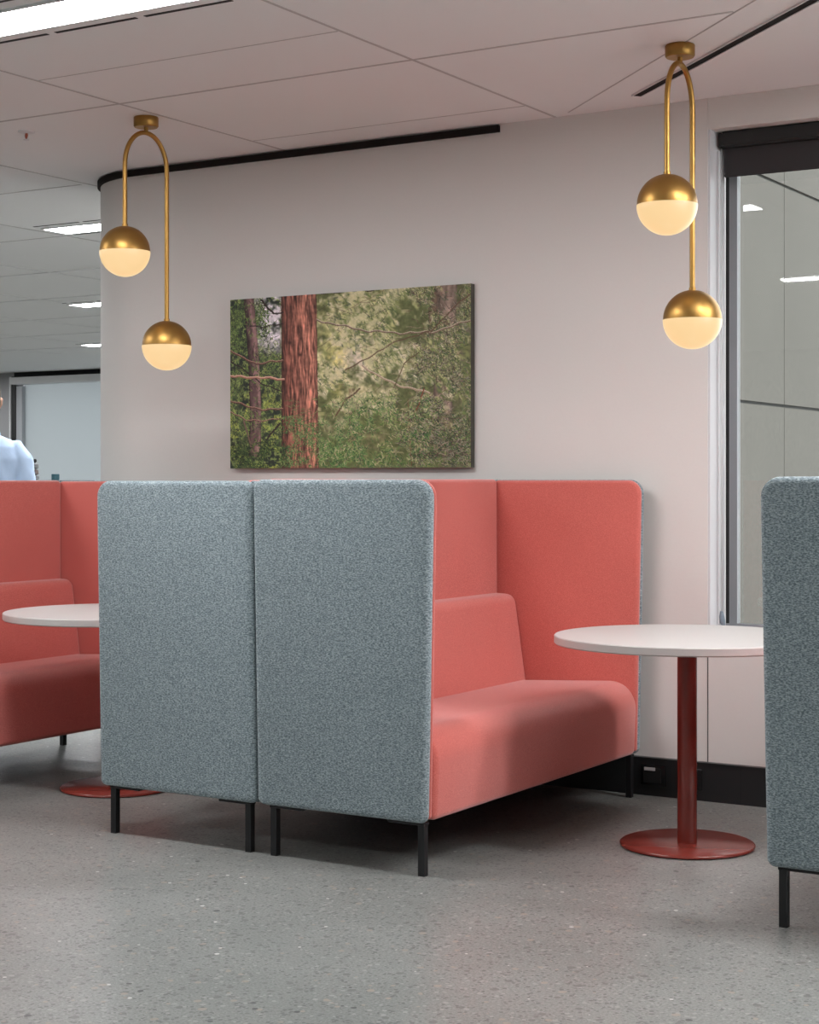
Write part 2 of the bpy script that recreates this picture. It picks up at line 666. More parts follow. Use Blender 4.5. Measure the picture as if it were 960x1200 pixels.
# other walls, closing the room
struct(box('wall_front', -24, 6, -6.15, -6, 0, CEIL, M['office']))
struct(box('wall_right', 5.0, 5.10, -6, 6.8, 0, .65, M['office']))
struct(box('wall_right_head', 5.0, 5.10, -6, 6.8, 2.7, CEIL, M['office']))
def fill_window():  # unseen glazing, added so daylight reaches the seat fronts
    t = thing('window_added', 'unseen glazed side on the right, added to let in side light', 'window')
    del t['category']
    struct(t)
    bm = bmesh.new()
    for k in range(9):
        y = -5.95 + 1.56 * k
        add_box(bm, 5.02, 5.08, y, y + .06, .65, 2.7)
    from_bm('window_frame', bm, M['frame'], t)
    box('window_glass', 5.04, 5.046, -6, 6.6, .65, 2.7, M['glass'], t)
fill_window()
struct(box('wall_left', -24.15, -24, -6, 18.4, 0, CEIL, M['office']))

# skirting
def skirting():
    bm = bmesh.new()
    add_box(bm, XC, XR, YW - .026, YW - .0005, 0, .148, 0)
    add_box(bm, XC, XR, YW - .030, YW - .0005, .148, .155, 0)
    add_box(bm, -2.430, -2.428, YW - .0265, YW - .02, .0, .148, 1)
    return from_bm('baseboard_back', bm, [M['skirt'], M['black']])
struct(skirting(), 'deep black skirting duct')


def socket(x0, x1, label, tagged):
    t = thing('power_socket', label, 'power socket', ((x0 + x1) / 2, YW - .026, .085), 0, 'power sockets in the black skirting')
    w = (x1 - x0) / 2
    box('socket_plate', -w, w, -.006, 0, -.042, .042, M['plate'], t, bev=.003)
    box('socket_recess', -w + .012, w - .02, -.009, -.0061, -.030, .030, M['slot'], t, bev=.002)
    if tagged:
        box('pale_tag', -w + .018, -w + .066, -.012, -.0092, .019, .032, M['pale'], t, bev=.001)
socket(-2.856, -2.745, 'black power socket with a pale tag, left of the table pole', True)
socket(-2.690, -2.590, 'black power socket without a tag, right behind the red table pole', False)


# near window
def window_near():
    t = thing('window_1', 'tall window with grey frame beside the pale wall', 'window', (0, 0, 0))
    del t['category']
    struct(t)
    bm = bmesh.new()
    ya, yb = 6.672, 6.706
    add_box(bm, XJ + .026, XJ + .060, ya, yb, .70, 2.66)       # left stile grey
    for xm in (-.55, 1.55, 3.4):
        add_box(bm, xm - .03, xm + .03, ya, yb, .70, 2.66)
    add_box(bm, XJ + .012, XR, ya, yb, .668, .70)
    add_box(bm, XJ + .012, XR, ya, yb, 2.66, 2.694)
    from_bm('window_frame', bm, M['frame'], t)
    box('window_gasket', XJ + .0105, XJ + .0255, 6.674, 6.70, .669, 2.69, M['gasket'], t)
    box('window_glass', XJ + .060, XR, 6.690, 6.696, .70, 2.66, M['glass'], t)
window_near()


# roller blind
def blind():
    t = thing('roller_blind', 'charcoal roller blind rolled up at the head of the window', 'blind', (XJ + .03, 6.60, 2.68))
    L = 2.2
    bm = bmesh.new()
    add_box(bm, 0, L, -.045, .030, -.052, .012)
    bmesh.ops.bevel(bm, geom=list(bm.edges), offset=.008, segments=3, affect='EDGES')
    c = from_bm('cassette', bm, M['gasket'], t)
    box('blind_fabric', .004, L - .004, -.006, -.003, -.152, -.045, M['blind'], t)
    bm = bmesh.new()
    add_box(bm, .004, L - .004, -.011, .003, -.168, -.150)
    bmesh.ops.bevel(bm, geom=list(bm.edges), offset=.004, segments=2, affect='EDGES')
    from_bm('bottom_bar', bm, M['blind'], t)
    box('bracket', -.012, 0, -.03, .02, -.05, .010, M['gasket'], t, bev=.002)
    # beaded chain loop and tensioner
    bm = bmesh.new()
    for dy in (-.008, .010):
        z = -.05
        add_tube(bm, [(-.006, dy, -.03), (-.006, dy, -1.94)], .0016, 6)
    from_bm('blind_chain', bm, M['white'], t, smooth=True)
    bm = bmesh.new()
    add_tube(bm, [(-.004, -.012, -1.925), (-.004, -.014, -1.945), (-.002, -.010, -1.965), (.004, -.004, -1.99)], [.006, .012, .013, .006], 12)
    ten = from_bm('chain_tensioner', bm, M['clip'], t, smooth=True)
    ten['label'] = 'grey plastic tensioner at the foot of the chain'
blind()


# outside: the neighbouring concrete facade
def facade():
    t = thing('exterior_building', 'grey concrete panel facade seen through the right window', 'building', (0, 0, 0))
    bm = bmesh.new()
    XF = -5.0
    zs = [-6, -1.85, .02, 1.93, 3.84, 5.75, 7.66, 9.6]
    ys = [7.9 + 1.08 * k for k in range(0, 16)]
    g = .012
    for a, b in zip(ys[:-1], ys[1:]):
        for c, d in zip(zs[:-1], zs[1:]):
            add_box(bm, XF - .05, XF, a + g / 2, b - g / 2, c + g * 1.1, d - g * 1.1)
    from_bm('facade_panels', bm, M['facade'], t)
    box('facade_backing', XF - .9, XF - .03, 7.8, 24.2, -6, 9.6, M['joint'], t)
facade()
struct(box('ground', -5.0, 30, 6.9, 60, -6.2, -6, M['ground']))


# far end of the office
YF = 17.9
struct(box('wall_far', -24, -17.58, YF, YF + .3, 0, CEIL, M['darkwall']), 'dark wall panel at the far end of the office')
struct(box('wall_far_head', -17.58, -6.07, YF + .0, YF + .3, 2.755, CEIL, M['slot']), 'black strip above the far window')  # solid black box between head rail and ceiling
struct(box('wall_far_base', -17.58, -6.07, YF + .0, YF + .3, 0, .3, M['office']))
def window_far():
    t = thing('window_2', 'frosted window at the far end of the office', 'window')
    del t['category']
    struct(t)
    bm = bmesh.new()
    add_box(bm, -17.58, -17.50, YF - .05, YF + .1, .3, 2.76, 1)
    add_box(bm, -17.53, -17.39, YF - .04, YF + .1, .3, 2.62, 0)
    add_box(bm, -12.0, -11.9, YF - .04, YF + .1, .3, 2.62, 0)
    add_box(bm, -17.5, -6.07, YF - .04, YF + .1, .3, .36, 0)
    from_bm('window_frame', bm, [M['frame_far'], M['gasket']], t)
    box('window_head_rail', -17.55, -6.1, YF - .12, YF + .02, 2.645, 2.745, M['white'], t, bev=.01)
    box('window_glass', -17.39, -6.1, YF + .02, YF + .03, .36, 2.66, M['frost'], t)
window_far()
struct(box('trim_7', -17.66, -17.63, YF - .02, YF, 0, 2.76, M['white'], bev=.003), 'pale upright strip on the dark far wall')


# ------------------------------------------------------------------ ceiling lights (the room's main light, with unseen fill lights added)
def ceiling_light(x0, y0, label, L=1.15, group='linear ceiling lights'):
    t = thing('ceiling_light', label, 'ceiling light', (x0 + L / 2, y0, CEIL), 0, group)
    h = L / 2
    w = .105
    bm = bmesh.new()
    e = .014
    add_box(bm, -h - e, h + e, -w - e, -w, -.008, 0)
    add_box(bm, -h - e, h + e, w, w + e, -.008, 0)
    add_box(bm, -h - e, -h, -w, w, -.008, 0)
    add_box(bm, h, h + e, -w, w, -.008, 0)
    from_bm('light_frame', bm, M['white'], t)
    box('diffuser', -h, h, -w, w, -.004, -.001, M['diffuser'], t)
    for sy in (-1, 1):
        bm = bmesh.new()
        a = -h - .02
        step = (L + .04) / 3
        for k in range(3):
            add_box(bm, a + k * step + .018, a + (k + 1) * step - .018, sy * .188 - .008, sy * .188 + .008, -.0015, 0)
        from_bm('air_slot', bm, M['slot'], t)
    s = lathe('sensor_lens', [(0, -.006), (.008, -.004), (.010, 0)], M['white'], t, n=12, loc=(.42, .145, 0))
ceiling_light(-4.50, 4.19, 'long bright linear ceiling light nearest the window wall, at the picture top')
ceiling_light(-7.36, 7.85, 'bright linear ceiling light just left of the curved wall corner')
ceiling_light(-10.34, 11.3, 'small distant ceiling light, upper of the two slivers by the wall edge')
ceiling_light(-13.3, 14.7, 'small distant ceiling light, lower of the two slivers above the far window')
for (x, y) in ((-10.36, 7.85), (-13.3, 11.3), (-7.4, 11.3), (-10.3, 14.7), (-16.3, 14.7), (-7.4, 4.19), (-10.4, 4.19), (-13.4, 7.85),
               (-4.42, .72), (-7.4, .72), (-1.45, 4.95), (-.75, 5.75), (.60, 5.6), (1.95, 5.6), (.60, 4.9), (-7.4, -2.8), (-18.9, 16.3), (-12.5, 16.3)):  # besides grid rows, unseen fill lights added over right side and far end
    ceiling_light(x, y, 'linear ceiling light beyond the edges of the picture, grid rows and added fill alike', group='ceiling lights beyond the picture')


# sprinkler head
def sprinkler(x, y):
    t = thing('fire_sprinkler', 'small fire sprinkler head in the ceiling above the left sofa', 'sprinkler', (x, y, CEIL))
    lathe('sprinkler_plate', [(.037, 0), (.037, -.006), (.012, -.010), (0, -.008)], M['white'], t, n=24)
    lathe('sprinkler_bulb', [(0, -.008), (.006, -.010), (.0075, -.02), (.005, -.033), (0, -.034)], M['bulb'], t, n=12)
    bm = bmesh.new()
    for sx in (-1, 1):
        add_tube(bm, [(sx * .009, 0, -.007), (sx * .011, 0, -.022), (sx * .003, 0, -.036)], .0018, 6)
    from_bm('sprinkler_yoke', bm, M['white'], t)
    lathe('deflector', [(0, -.036), (.014, -.037), (.014, -.039), (0, -.039)], M['white'], t, n=16)
sprinkler(-5.376, 5.55)


# ------------------------------------------------------------------ sofas
def sofa(x, y, rz, label, ft, fb, bt, bb, width, ztop=1.288, fin=.042):
    """local frame: +x is the front. ft/fb front reach at top/bottom, bt/bb back reach."""
    t = thing('high_back_sofa', label, 'sofa', (x, y, 0), rz, 'high-backed two-tone booth sofas')
    zb = .175
    hw = width / 2
    panel = [(-bb, zb), (fb, zb), (ft, ztop), (-bt, ztop)]
    prof = round_poly(panel, [.026, .026, .058, .036], 7)
    red = round_poly([(-bb + .03, zb + .012), (fb - .001, zb + .012), (ft - .001, ztop - .002), (-bt + .03, ztop - .002)], [.01, .01, .056, .03], 7)
    for s in (-1, 1):
        near = (s < 0) == (rz == 0)
        th = .042 if near else .022
        y0, y1 = (-hw, -hw + th) if s < 0 else (hw - th, hw)
        o = prism('side_panel', prof, y0, y1, .019 if near else .010, M['blue'], t)
        o['label'] = 'blue-grey outer shell of the side panel'
        l0 = .034 if near else .018
        y0, y1 = (-hw + l0, -hw + .050) if s < 0 else (hw - .050, hw - l0)
        o = prism('side_lining', red, y0, y1, .007 if near else .014, M['coral'], t)
        o['label'] = 'coral lining of the side panel'
    inn = hw - .050
    # blue back shell
    bp = round_poly([(-bb + .001, zb), (-bb + .032, zb), (-bt + .032, ztop), (-bt + .001, ztop)], [.012, .004, .014, .014], 4)
    prism('back_panel', bp, -hw + .034, hw - .034, .004, M['blue'], t)['label'] = 'blue-grey outer shell of the back'
    # coral upper back lining, slightly bulged
    ub = round_poly([(-bt + .028, .70), (-bt + .064, .70), (-bt + .062, ztop + .002), (-bt + .026, ztop + .002)], [.004, .01, .018, .012], 5)
    prism('back_lining', ub, -inn + .001, inn - .001, .016, M['coral'], t, ysub=6)
    # lower backrest cushion
    lc = round_poly([(-bb + .034, .30), (-bb + .20, .30), (-bb + .126, .806), (-bt + .034, .812)], [.01, .02, .045, .01], 7)
    prism('backrest_cushion', lc, -inn + .001, inn - .001, .016, M['coral'], t, ysub=8)
    # seat
    sc = round_poly([(-bb + .04, zb + .002), (fb + .004, zb + .002), (fb + .016, .478), (-bb + .19, .452), (-bb + .04, .452)], [.01, .022, .105, .0, .01], 10)
    prism('seat', sc, -inn + .001, inn - .001, .028, M['coral'], t, ysub=10)
    box('base_board', -bb + .06, fb - .07, -hw + .07, hw - .07, zb - .006, zb + .006, M['black'], t)
    # legs: flat steel with a foot plate under the frame
    for sx in (-1, 1):
        for sy in (-1, 1):
            lx = (fb - fin) if sx > 0 else (-bb + .052)
            ly = sy * (hw - .040)
            bm = bmesh.new()
            add_box(bm, lx - .0125, lx + .0125, ly - .0125, ly + .0125, .002, zb - .001)
            inx = lx - sx * .125
            add_box(bm, min(inx, lx + sx * .014), max(inx, lx + sx * .014), ly - .016, ly + .016, zb - .010, zb - .001)
            bmesh.ops.bevel(bm, geom=list(bm.edges), offset=.0015, segments=1, affect='EDGES')
            lg = from_bm('leg', bm, M['black'], t)
            box('foot_pad', lx - .012, lx + .012, ly - .012, ly + .012, 0, .002, M['slot'], lg)
    return t


YS = (4.735 + 6.44) / 2
sofa(-3.182, YS, 0, 'coral-lined sofa in the centre facing the fully visible round table, blue-grey end panel nearest',
     .358, .337, .356, .335, 1.705, fin=.030)
sofa(-3.896, YS, math.pi, 'booth sofa back to back with the central one, only its blue-grey end panel in view',
     .352, .331, .354, .374, 1.705, 1.284)
sofa(-5.505, 5.415, 0, 'coral booth sofa cut by the left edge, behind the partly hidden round table',
     .345, .340, .345, .335, 1.70, 1.283)
sofa(-1.365, YS, math.pi, 'booth sofa cut by the right edge, blue-grey end panel against the window',
     .358, .337, .356, .335, 1.705, 1.296)


# ------------------------------------------------------------------ tables
def table(x, y, label):
    t = thing('round_table', label, 'table', (x, y, 0), 0, 'round cafe tables between the sofas')
    r = .467
    lathe('tabletop', [(0, .710), (r - .004, .710), (r, .714), (r, .737), (r - .003, .740), (0, .740)], M['laminate'], t, n=96, sharp=20)
    lathe('mounting_plate', [(0, .702), (.16, .702), (.16, .7095), (0, .7095)], M['oxide'], t, n=32)
    lathe('pole', [(.0345, .010), (.0345, .702)], M['oxide'], t, n=40)
    lathe('base_plate', [(0, 0), (.228, 0), (.236, .004), (.236, .010), (.231, .0135), (.034, .0135)], M['oxide'], t, n=96, cap=False, sharp=60)
table(-2.32, 5.656, 'round white table on a red pedestal, in front of the window corner')
table(-4.785, 5.47, 'round white table half hidden behind the blue-grey panels on the left')


# ------------------------------------------------------------------ pendants
def pendant(x, y, ang, label):
    """ang: direction from the short arm to the long arm"""
    t = thing('pendant_lamp', label, 'pendant lamp', (x, y, CEIL), ang, 'brass arch pendant lamps with two globes')
    b = M['brass']
    lathe('ceiling_canopy', [(0, 0), (.050, 0), (.0525, -.003), (.0525, -.038), (.048, -.0435), (0, -.0435)], b, t, n=40)
    lathe('canopy_stem', [(.009, -.0435), (.009, -.062)], b, t, n=16)
    W2 = .115
    top = -.066
    H = .150
    zl = 2.243 - CEIL
    zr = 1.863 - CEIL
    rg = .1045
    pts = [(-W2, 0, zl + rg - .006), (-W2, 0, (zl + rg + top - H) / 2), (-W2, 0, top - H)]
    for k in range(1, 24):
        th = math.pi * k / 24
        pts.append((-W2 * math.cos(th), 0, top - H + H * math.sin(th)))
    pts += [(W2, 0, top - H), (W2, 0, (zr + top) / 2), (W2, 0, zr + rg - .006)]
    tube('arch_tube', pts, .0098, b, t, n=16)
    for sx, z in ((-1, zl), (1, zr)):
        n = 24
        up = [(rg * math.cos(math.pi / 2 * k / n), rg * math.sin(math.pi / 2 * k / n)) for k in range(n + 1)]
        up = [(rg - .003, -.002), (rg, -.002)] + up[:-1] + [(.0, rg)]
        sh = lathe('globe_shade', up, b, t, n=64, loc=(sx * W2, 0, z), cap=False, sharp=60)
        dn = [((rg + .001) * math.cos(math.pi / 2 * k / n), -(rg + .001) * math.sin(math.pi / 2 * k / n) - .002) for k in range(n + 1)]
        dn[-1] = (0, dn[-1][1])
        dn = [(0, -.001)] + dn
        gl = lathe('globe_glass', dn, M['opal'], t, n=64, loc=(sx * W2, 0, z), cap=False, sharp=60)
        lathe('tube_collar', [(.0125, rg - .006), (.0125, rg + .008), (.0098, rg + .010)], b, t, n=20, loc=(sx * W2, 0, z), cap=False)
def angle_of(r, d):
    # camera-right r and camera-depth d turned into a room direction
    cx, cy = math.cos(R(31.5)), math.sin(R(31.5))
    return math.atan2(cy * r + cx * d, cx * r - cy * d)
pendant(-4.738, 5.60, angle_of(.075, .087), 'brass pendant with two glowing globes, on the left over the hidden table')
pendant(-2.347, 5.656, angle_of(.060, .098), 'brass pendant with two glowing globes, on the right over the fully visible table')


# ------------------------------------------------------------------ forest canvas
def painting_pixels(nx, ny):
    img = np.zeros((ny, nx, 3))
    v, u = np.mgrid[0:ny, 0:nx]
    u = u / (nx - 1); v = v / (ny - 1)        # v from the top down
    def vnoise(fx, fy, seed):
        r = np.random.default_rng(seed)
        g = r.random((int(fy) + 3, int(fx) + 3))
        x = u * fx; y = v * fy
        xi = x.astype(int); yi = y.astype(int)
        fxx = x - xi; fyy = y - yi
        fxx = fxx * fxx * (3 - 2 * fxx); fyy = fyy * fyy * (3 - 2 * fyy)
        a = g[yi, xi] * (1 - fxx) + g[yi, xi + 1] * fxx
        b = g[yi + 1, xi] * (1 - fxx) + g[yi + 1, xi + 1] * fxx
        return a * (1 - fyy) + b * fyy
    def fbm(fx, fy, seed, o=4, g=.6):
        s = 0; w = 0
        for k in range(o):
            s = s + vnoise(fx * 2 ** k, fy * 2 ** k, seed + k) * g ** k
            w += g ** k
        return s / w
    C = lambda *c: np.array(c, float) / 255
    def lerp(a, b, f):
        f = np.clip(f, 0, 1)[..., None]
        return a * (1 - f) + b * f
    n1 = fbm(6, 4, 1); n2 = fbm(15, 11, 11); n3 = fbm(38, 27, 21, 3); n4 = fbm(80, 56, 41, 2)
    flat = lambda c: np.broadcast_to(c, img.shape)
    # blurred woodland: mid greens with pale openings
    base = lerp(flat(C(92, 98, 62)), C(150, 152, 96), (n2 - .35) * 3)
    open_ = np.clip((n1 * .35 + n2 * .65 - .43 + .05 * np.exp(-((u - .52) / .2) ** 2 - ((v - .35) / .3) ** 2)) * 9, 0, 1)
    open_ = open_ * np.clip((1.12 - v) * 1.9, .15, 1) * np.clip((1.02 - u) * 4, .2, 1)
    base = lerp(base, C(212, 200, 168), open_ * .85)
    for (cu, cv, ru, rv, col, k) in ((.53, .40, .08, .09, C(226, 208, 196), .9), (.455, .42, .05, .15, C(222, 208, 120), .85), (.43, .27, .04, .12, C(206, 200, 136), .6),
                                     (.66, .36, .12, .07, C(212, 196, 172), .7), (.80, .44, .03, .07, C(218, 208, 198), .8), (.58, .60, .07, .06, C(204, 188, 146), .7),
                                     (.62, .86, .05, .05, C(206, 176, 142), .65), (.47, .76, .05, .05, C(206, 190, 160), .7), (.41, .15, .05, .10, C(190, 184, 130), .5),
                                     (.74, .80, .04, .04, C(196, 176, 142), .5), (.97, .20, .025, .06, C(214, 206, 212), .9), (.93, .42, .03, .05, C(206, 196, 200), .7)):
        m = np.exp(-((u - cu) / ru) ** 2 - ((v - cv) / rv) ** 2)
        base = lerp(base, col, m * k * np.clip((n3 - .25) * 3.2, 0, 1.2))
    base = lerp(base, C(74, 92, 48), np.clip((v - .55) * 2.0, 0, .6) * np.clip((n2 - .25) * 3, 0, 1))
    base = lerp(base, C(98, 84, 74), np.clip((u - .80) * 4, 0, .55) * np.clip((n3 - .2) * 2, 0, 1))
    # left part: dark trees and a pale sky opening
    left = np.clip((.235 - u) * 60, 0, 1)
    lc = lerp(flat(C(42, 50, 42)), C(92, 104, 66), (n2 - .38) * 4)
    lc = lerp(lc, C(176, 186, 86), np.clip((n3 - .50) * 9, 0, 1) * np.clip((v - .40) * 4, 0, 1) * .8)
    lc = lerp(lc, C(150, 164, 92), np.clip((n4 - .55) * 6, 0, 1) * .6)
    sky = np.clip((u - .085) * 14, 0, 1) * np.clip((.37 - v) * 8, 0, 1)
    lc = lerp(lc, C(222, 212, 218), sky * np.clip((n2 * .6 + n3 * .4 - .33) * 8, 0, 1))
    img = lerp(base, lc, left)
    img = img * (0.80 + .40 * n4)[..., None]

    def stamp(xs, ys, col, wpx=1, a=1.0):
        xi = np.round(xs * (nx - 1)).astype(int); yi = np.round(ys * (ny - 1)).astype(int)
        for dx in range(-(wpx // 2), wpx - wpx // 2):
            for dy in range(-(wpx // 2), wpx - wpx // 2):
                X = xi + dx; Y = yi + dy
                ok = (X >= 0) & (X < nx) & (Y >= 0) & (Y < ny)
                img[Y[ok], X[ok]] = img[Y[ok], X[ok]] * (1 - a) + col * a
    def trunk(cfun, w0, w1, col_l, col_r, v0, v1, grain, seed, alpha=1.0, con=.62):
        c = cfun(v)
        w = w0 + (w1 - w0) * v
        s = (u - c) / w + .5
        inside = (s > 0) & (s < 1) & (v >= v0) & (v <= v1)
        r = np.random.default_rng(seed)
        gg = r.random((19, grain + 2))
        sx = np.clip(s + .012 * np.sin(v * 23 + s * 9) + .01 * np.sin(v * 61 + s * 31), 0, 1) * grain; sy = v * 16
        xi = np.clip(sx.astype(int), 0, grain); yi = sy.astype(int)
        fx_ = sx - xi; fy_ = sy - yi
        g = (gg[yi, xi] * (1 - fx_) + gg[yi, np.minimum(xi + 1, grain + 1)] * fx_) * (1 - fy_) + (gg[yi + 1, xi] * (1 - fx_) + gg[yi + 1, np.minimum(xi + 1, grain + 1)] * fx_) * fy_
        col = lerp(flat(col_l), col_r, s * 1.3)
        col = col * (1 - con * .5 + con * (g - .1) * 1.1 + .35 * (n4 - .5))[..., None]
        edge = np.clip(np.minimum(s, 1 - s) * 10, 0, 1)
        col = col * (.6 + .4 * edge)[..., None]
        img[:] = lerp(img, col, inside * alpha)
    def vn_at(cu, cv, nz):
        return nz[np.clip((cv * (ny - 1)).astype(int), 0, ny - 1), np.clip((cu * (nx - 1)).astype(int), 0, nx - 1)]
    def needles(n, ulo, uhi, vlo, vhi, cols, ln=.022, a=.75, dirs=(0, 6.28), nz=n3, seed=3, w=1, bias=0.0):
        r = np.random.default_rng(seed)
        cu = r.uniform(ulo, uhi, n); cv = r.uniform(vlo, vhi, n)
        keep = (vn_at(cu, cv, nz) * .5 + vn_at(cu, cv, n2) * .5 + bias) > r.uniform(.47, .55, n)
        cu, cv = cu[keep], cv[keep]; n = len(cu)
        th = r.uniform(dirs[0], dirs[1], n)
        L = r.uniform(.3, 1, n) * ln
        bend = r.uniform(-.4, .4, n)
        ci = r.integers(0, len(cols), n)
        for k in range(12):
            q = k / 11
            t2 = th + bend * q
            xs = cu + np.cos(t2) * L * q * .62; ys = cv + np.sin(t2) * L * q
            for c in range(len(cols)):
                mk = ci == c
                stamp(xs[mk], ys[mk], cols[c], w, a)
    G = [C(74, 100, 50), C(98, 126, 64), C(132, 156, 82), C(48, 64, 42), C(88, 88, 66)]
    D = [C(40, 48, 40), C(56, 64, 50), C(84, 104, 60), C(118, 138, 70), C(30, 32, 32)]
    needles(3000, 0, .235, 0, .45, D, .035, .85, nz=n2, seed=4)
    needles(3500, 0, .235, .35, 1, [C(42, 56, 44), C(78, 98, 58), C(146, 158, 84), C(38, 42, 40), C(104, 110, 76)], .032, .85, seed=5)
    trunk(lambda v: .083 + .03 * np.sin(v * 2.2), .045, .056, C(70, 52, 52), C(136, 104, 102), 0, .93, 6, 31)
    trunk(lambda v: .905 - .02 * v, .085, .07, C(112, 90, 84), C(158, 132, 124), 0, .92, 10, 33, .8)
    trunk(lambda v: .853 + v * .0, .034, .034, C(80, 64, 52), C(98, 80, 66), .03, .52, 4, 34, .85)
    trunk(lambda v: .515 + .02 * v, .022, .028, C(130, 104, 82), C(130, 104, 82), .55, .92, 4, 36, .6)
    needles(3000, 0, .235, .02, .98, D + G, .03, .8, nz=n4, seed=6)
    B = [C(84, 100, 56), C(112, 126, 72), C(80, 88, 70), C(138, 144, 96), C(170, 164, 124)]
    # out-of-focus sprays: broad, faint strokes
    needles(1600, .38, 1, 0, 1, [C(104, 112, 70), C(130, 136, 84), C(86, 96, 62)], .07, .16, dirs=(.1, 1.2), nz=n1, seed=70, w=7)
    needles(1000, .38, .95, 0, .8, [C(214, 202, 176), C(204, 200, 140), C(190, 180, 140)], .05, .13, dirs=(.1, 1.2), nz=n1, seed=72, w=7, bias=.0)
    needles(2600, .38, 1, 0, 1, B, .05, .3, dirs=(0, 1.4), nz=n1, seed=73, w=3)
    needles(3200, .38, 1, 0, .55, B + [C(62, 76, 46)], .030, .6, nz=n2, seed=7, bias=-.02)
    needles(3000, .60, 1, 0, .60, B + [C(62, 76, 46)], .028, .7, nz=n2, dirs=(.2, 1.3), seed=71)
    needles(5000, .38, 1, .52, 1, G + [C(52, 88, 44), C(62, 106, 50), C(44, 60, 42)], .034, .7, nz=n2, seed=8)
    needles(4200, .76, 1, 0, 1, [C(62, 68, 52), C(112, 100, 86), C(84, 104, 64), C(156, 146, 128), C(44, 50, 42), C(96, 70, 62)], .045, .75, nz=n4, seed=9)
    needles(2500, .70, 1, .5, 1, [C(40, 48, 40), C(98, 76, 70), C(60, 84, 56), C(150, 140, 126)], .05, .8, dirs=(-.9, .9), nz=n3, seed=91)
    # lift the pale gaps again so the light woodland reads through
    gap = np.clip((n2 * .5 + n3 * .5 - .50) * 9, 0, 1) * (u > .39) * np.clip((.95 - v) * 2.0, 0, 1) * np.clip((.80 - u) * 5, 0, 1)
    img = lerp(img, lerp(flat(C(214, 202, 172)), C(206, 198, 150), n1), gap * .8)
    # the big redwood trunk
    trunk(lambda v: .303 + .006 * v, .152, .160, C(104, 64, 54), C(168, 112, 95), 0, 1, 38, 35, 1, 1.0)
    def knot(ku, kv, r):
        m = np.exp(-(((u - ku) / r) ** 2 + ((v - kv) / (r * 1.2)) ** 2) * 2)
        img[:] = lerp(img, C(52, 32, 28), m * .85)
    knot(.264, .272, .012); knot(.308, .345, .011); knot(.275, .69, .009)
    def branch(pts, col, w, a=.95, hl=None):
        w = max(1, w - 1)
        P = np.array(pts, float)
        d = np.r_[0, np.cumsum(np.hypot(*np.diff(P, axis=0).T))]
        q = np.linspace(0, d[-1], int(d[-1] * nx * 2) + 4)
        xs = np.interp(q, d, P[:, 0]); ys = np.interp(q, d, P[:, 1])
        ys = ys + .003 * np.sin(xs * 41 + w) + .003 * np.sin(xs * 97) + .003 * (vn_at(xs, ys, n4) - .5)
        stamp(xs, ys, col, w, a)
        if hl is not None: stamp(xs, ys - .004, hl, max(1, w - 2), a)
    bc = C(92, 62, 54); bh = C(176, 138, 122); dk = C(50, 38, 36)
    branch([(0, .30), (.05, .345), (.12, .385), (.235, .375)], bc, 4, .95, bh)
    branch([(0, .36), (.06, .42), (.14, .50), (.235, .56)], dk, 3)
    branch([(0, .455), (.10, .465), (.24, .485)], C(150, 100, 86), 5, .95, C(206, 164, 146))
    branch([(0, .60), (.08, .635), (.16, .66), (.235, .655)], bc, 4, .95, bh)
    branch([(0, .66), (.07, .72), (.15, .72), (.235, .715)], bc, 3, .9, bh)
    branch([(.14, .005), (.17, .07), (.195, .10), (.235, .095)], dk, 4)
    branch([(.09, .165), (.15, .17), (.235, .165)], dk, 3)
    branch([(.06, .72), (.08, .80), (.10, .90)], C(110, 88, 78), 4)
    branch([(.12, .93), (.16, .84), (.22, .74)], dk, 4)
    lb = C(156, 134, 114); lh = C(206, 190, 170)
    branch([(.38, .15), (.47, .185), (.58, .225), (.72, .25), (.85, .255), (1.0, .20)], C(112, 92, 78), 4, .85, lh)
    branch([(.50, .45), (.60, .375), (.72, .29), (.85, .25), (.93, .13), (1, .06)], C(96, 74, 58), 3, .9)
    branch([(.57, .42), (.64, .49), (.72, .54), (.84, .59)], lb, 4, .9, lh)
    branch([(.82, .57), (.80, .65), (.78, .70)], C(120, 66, 50), 3)
    branch([(.38, .0), (.5, -.002), (.62, .0)], dk, 3)
    branch([(.755, .62), (.76, .80), (.77, 1.0)], C(108, 64, 46), 2)
    branch([(.48, .12), (.56, .07), (.66, .0)], C(108, 90, 66), 2, .7)
    branch([(.70, .56), (.74, .42), (.80, .36)], C(90, 78, 56), 3, .7)
    branch([(.46, .70), (.50, .62), (.56, .55)], C(96, 74, 56), 4, .7)
    r2 = np.random.default_rng(77)
    for k in range(110):
        a0 = r2.uniform(.42, .98); b0 = r2.uniform(.05, .95); th = r2.uniform(-1.0, .5)
        L = r2.uniform(.03, .10)
        branch([(a0, b0), (a0 - L * math.cos(th) * .7, b0 - L * math.sin(th))], C(*r2.choice([[110, 92, 72], [160, 144, 120], [72, 64, 50]])), 1, .7)
    # foliage sprays in front
    needles(3000, .23, .62, .70, 1, [C(68, 106, 60), C(98, 132, 76), C(52, 74, 46), C(132, 154, 96)], .03, .85, seed=14)
    needles(300, .23, .40, .60, .84, [C(76, 98, 60), C(114, 122, 80)], .035, .8, dirs=(-.5, .5), seed=15)
    needles(2600, .38, .84, .60, 1, [C(58, 104, 56), C(86, 126, 66), C(44, 64, 42), C(134, 154, 92), C(140, 120, 100), C(196, 184, 146)], .030, .8, nz=n4, seed=16)
    needles(1800, 0, .25, .84, 1, [C(44, 62, 38), C(78, 100, 54), C(32, 38, 30)], .028, .85, seed=17)
    return np.clip(img, 0, 1)


def srgb2lin(c):
    return np.where(c <= .04045, c / 12.92, ((c + .055) / 1.055) ** 2.4)


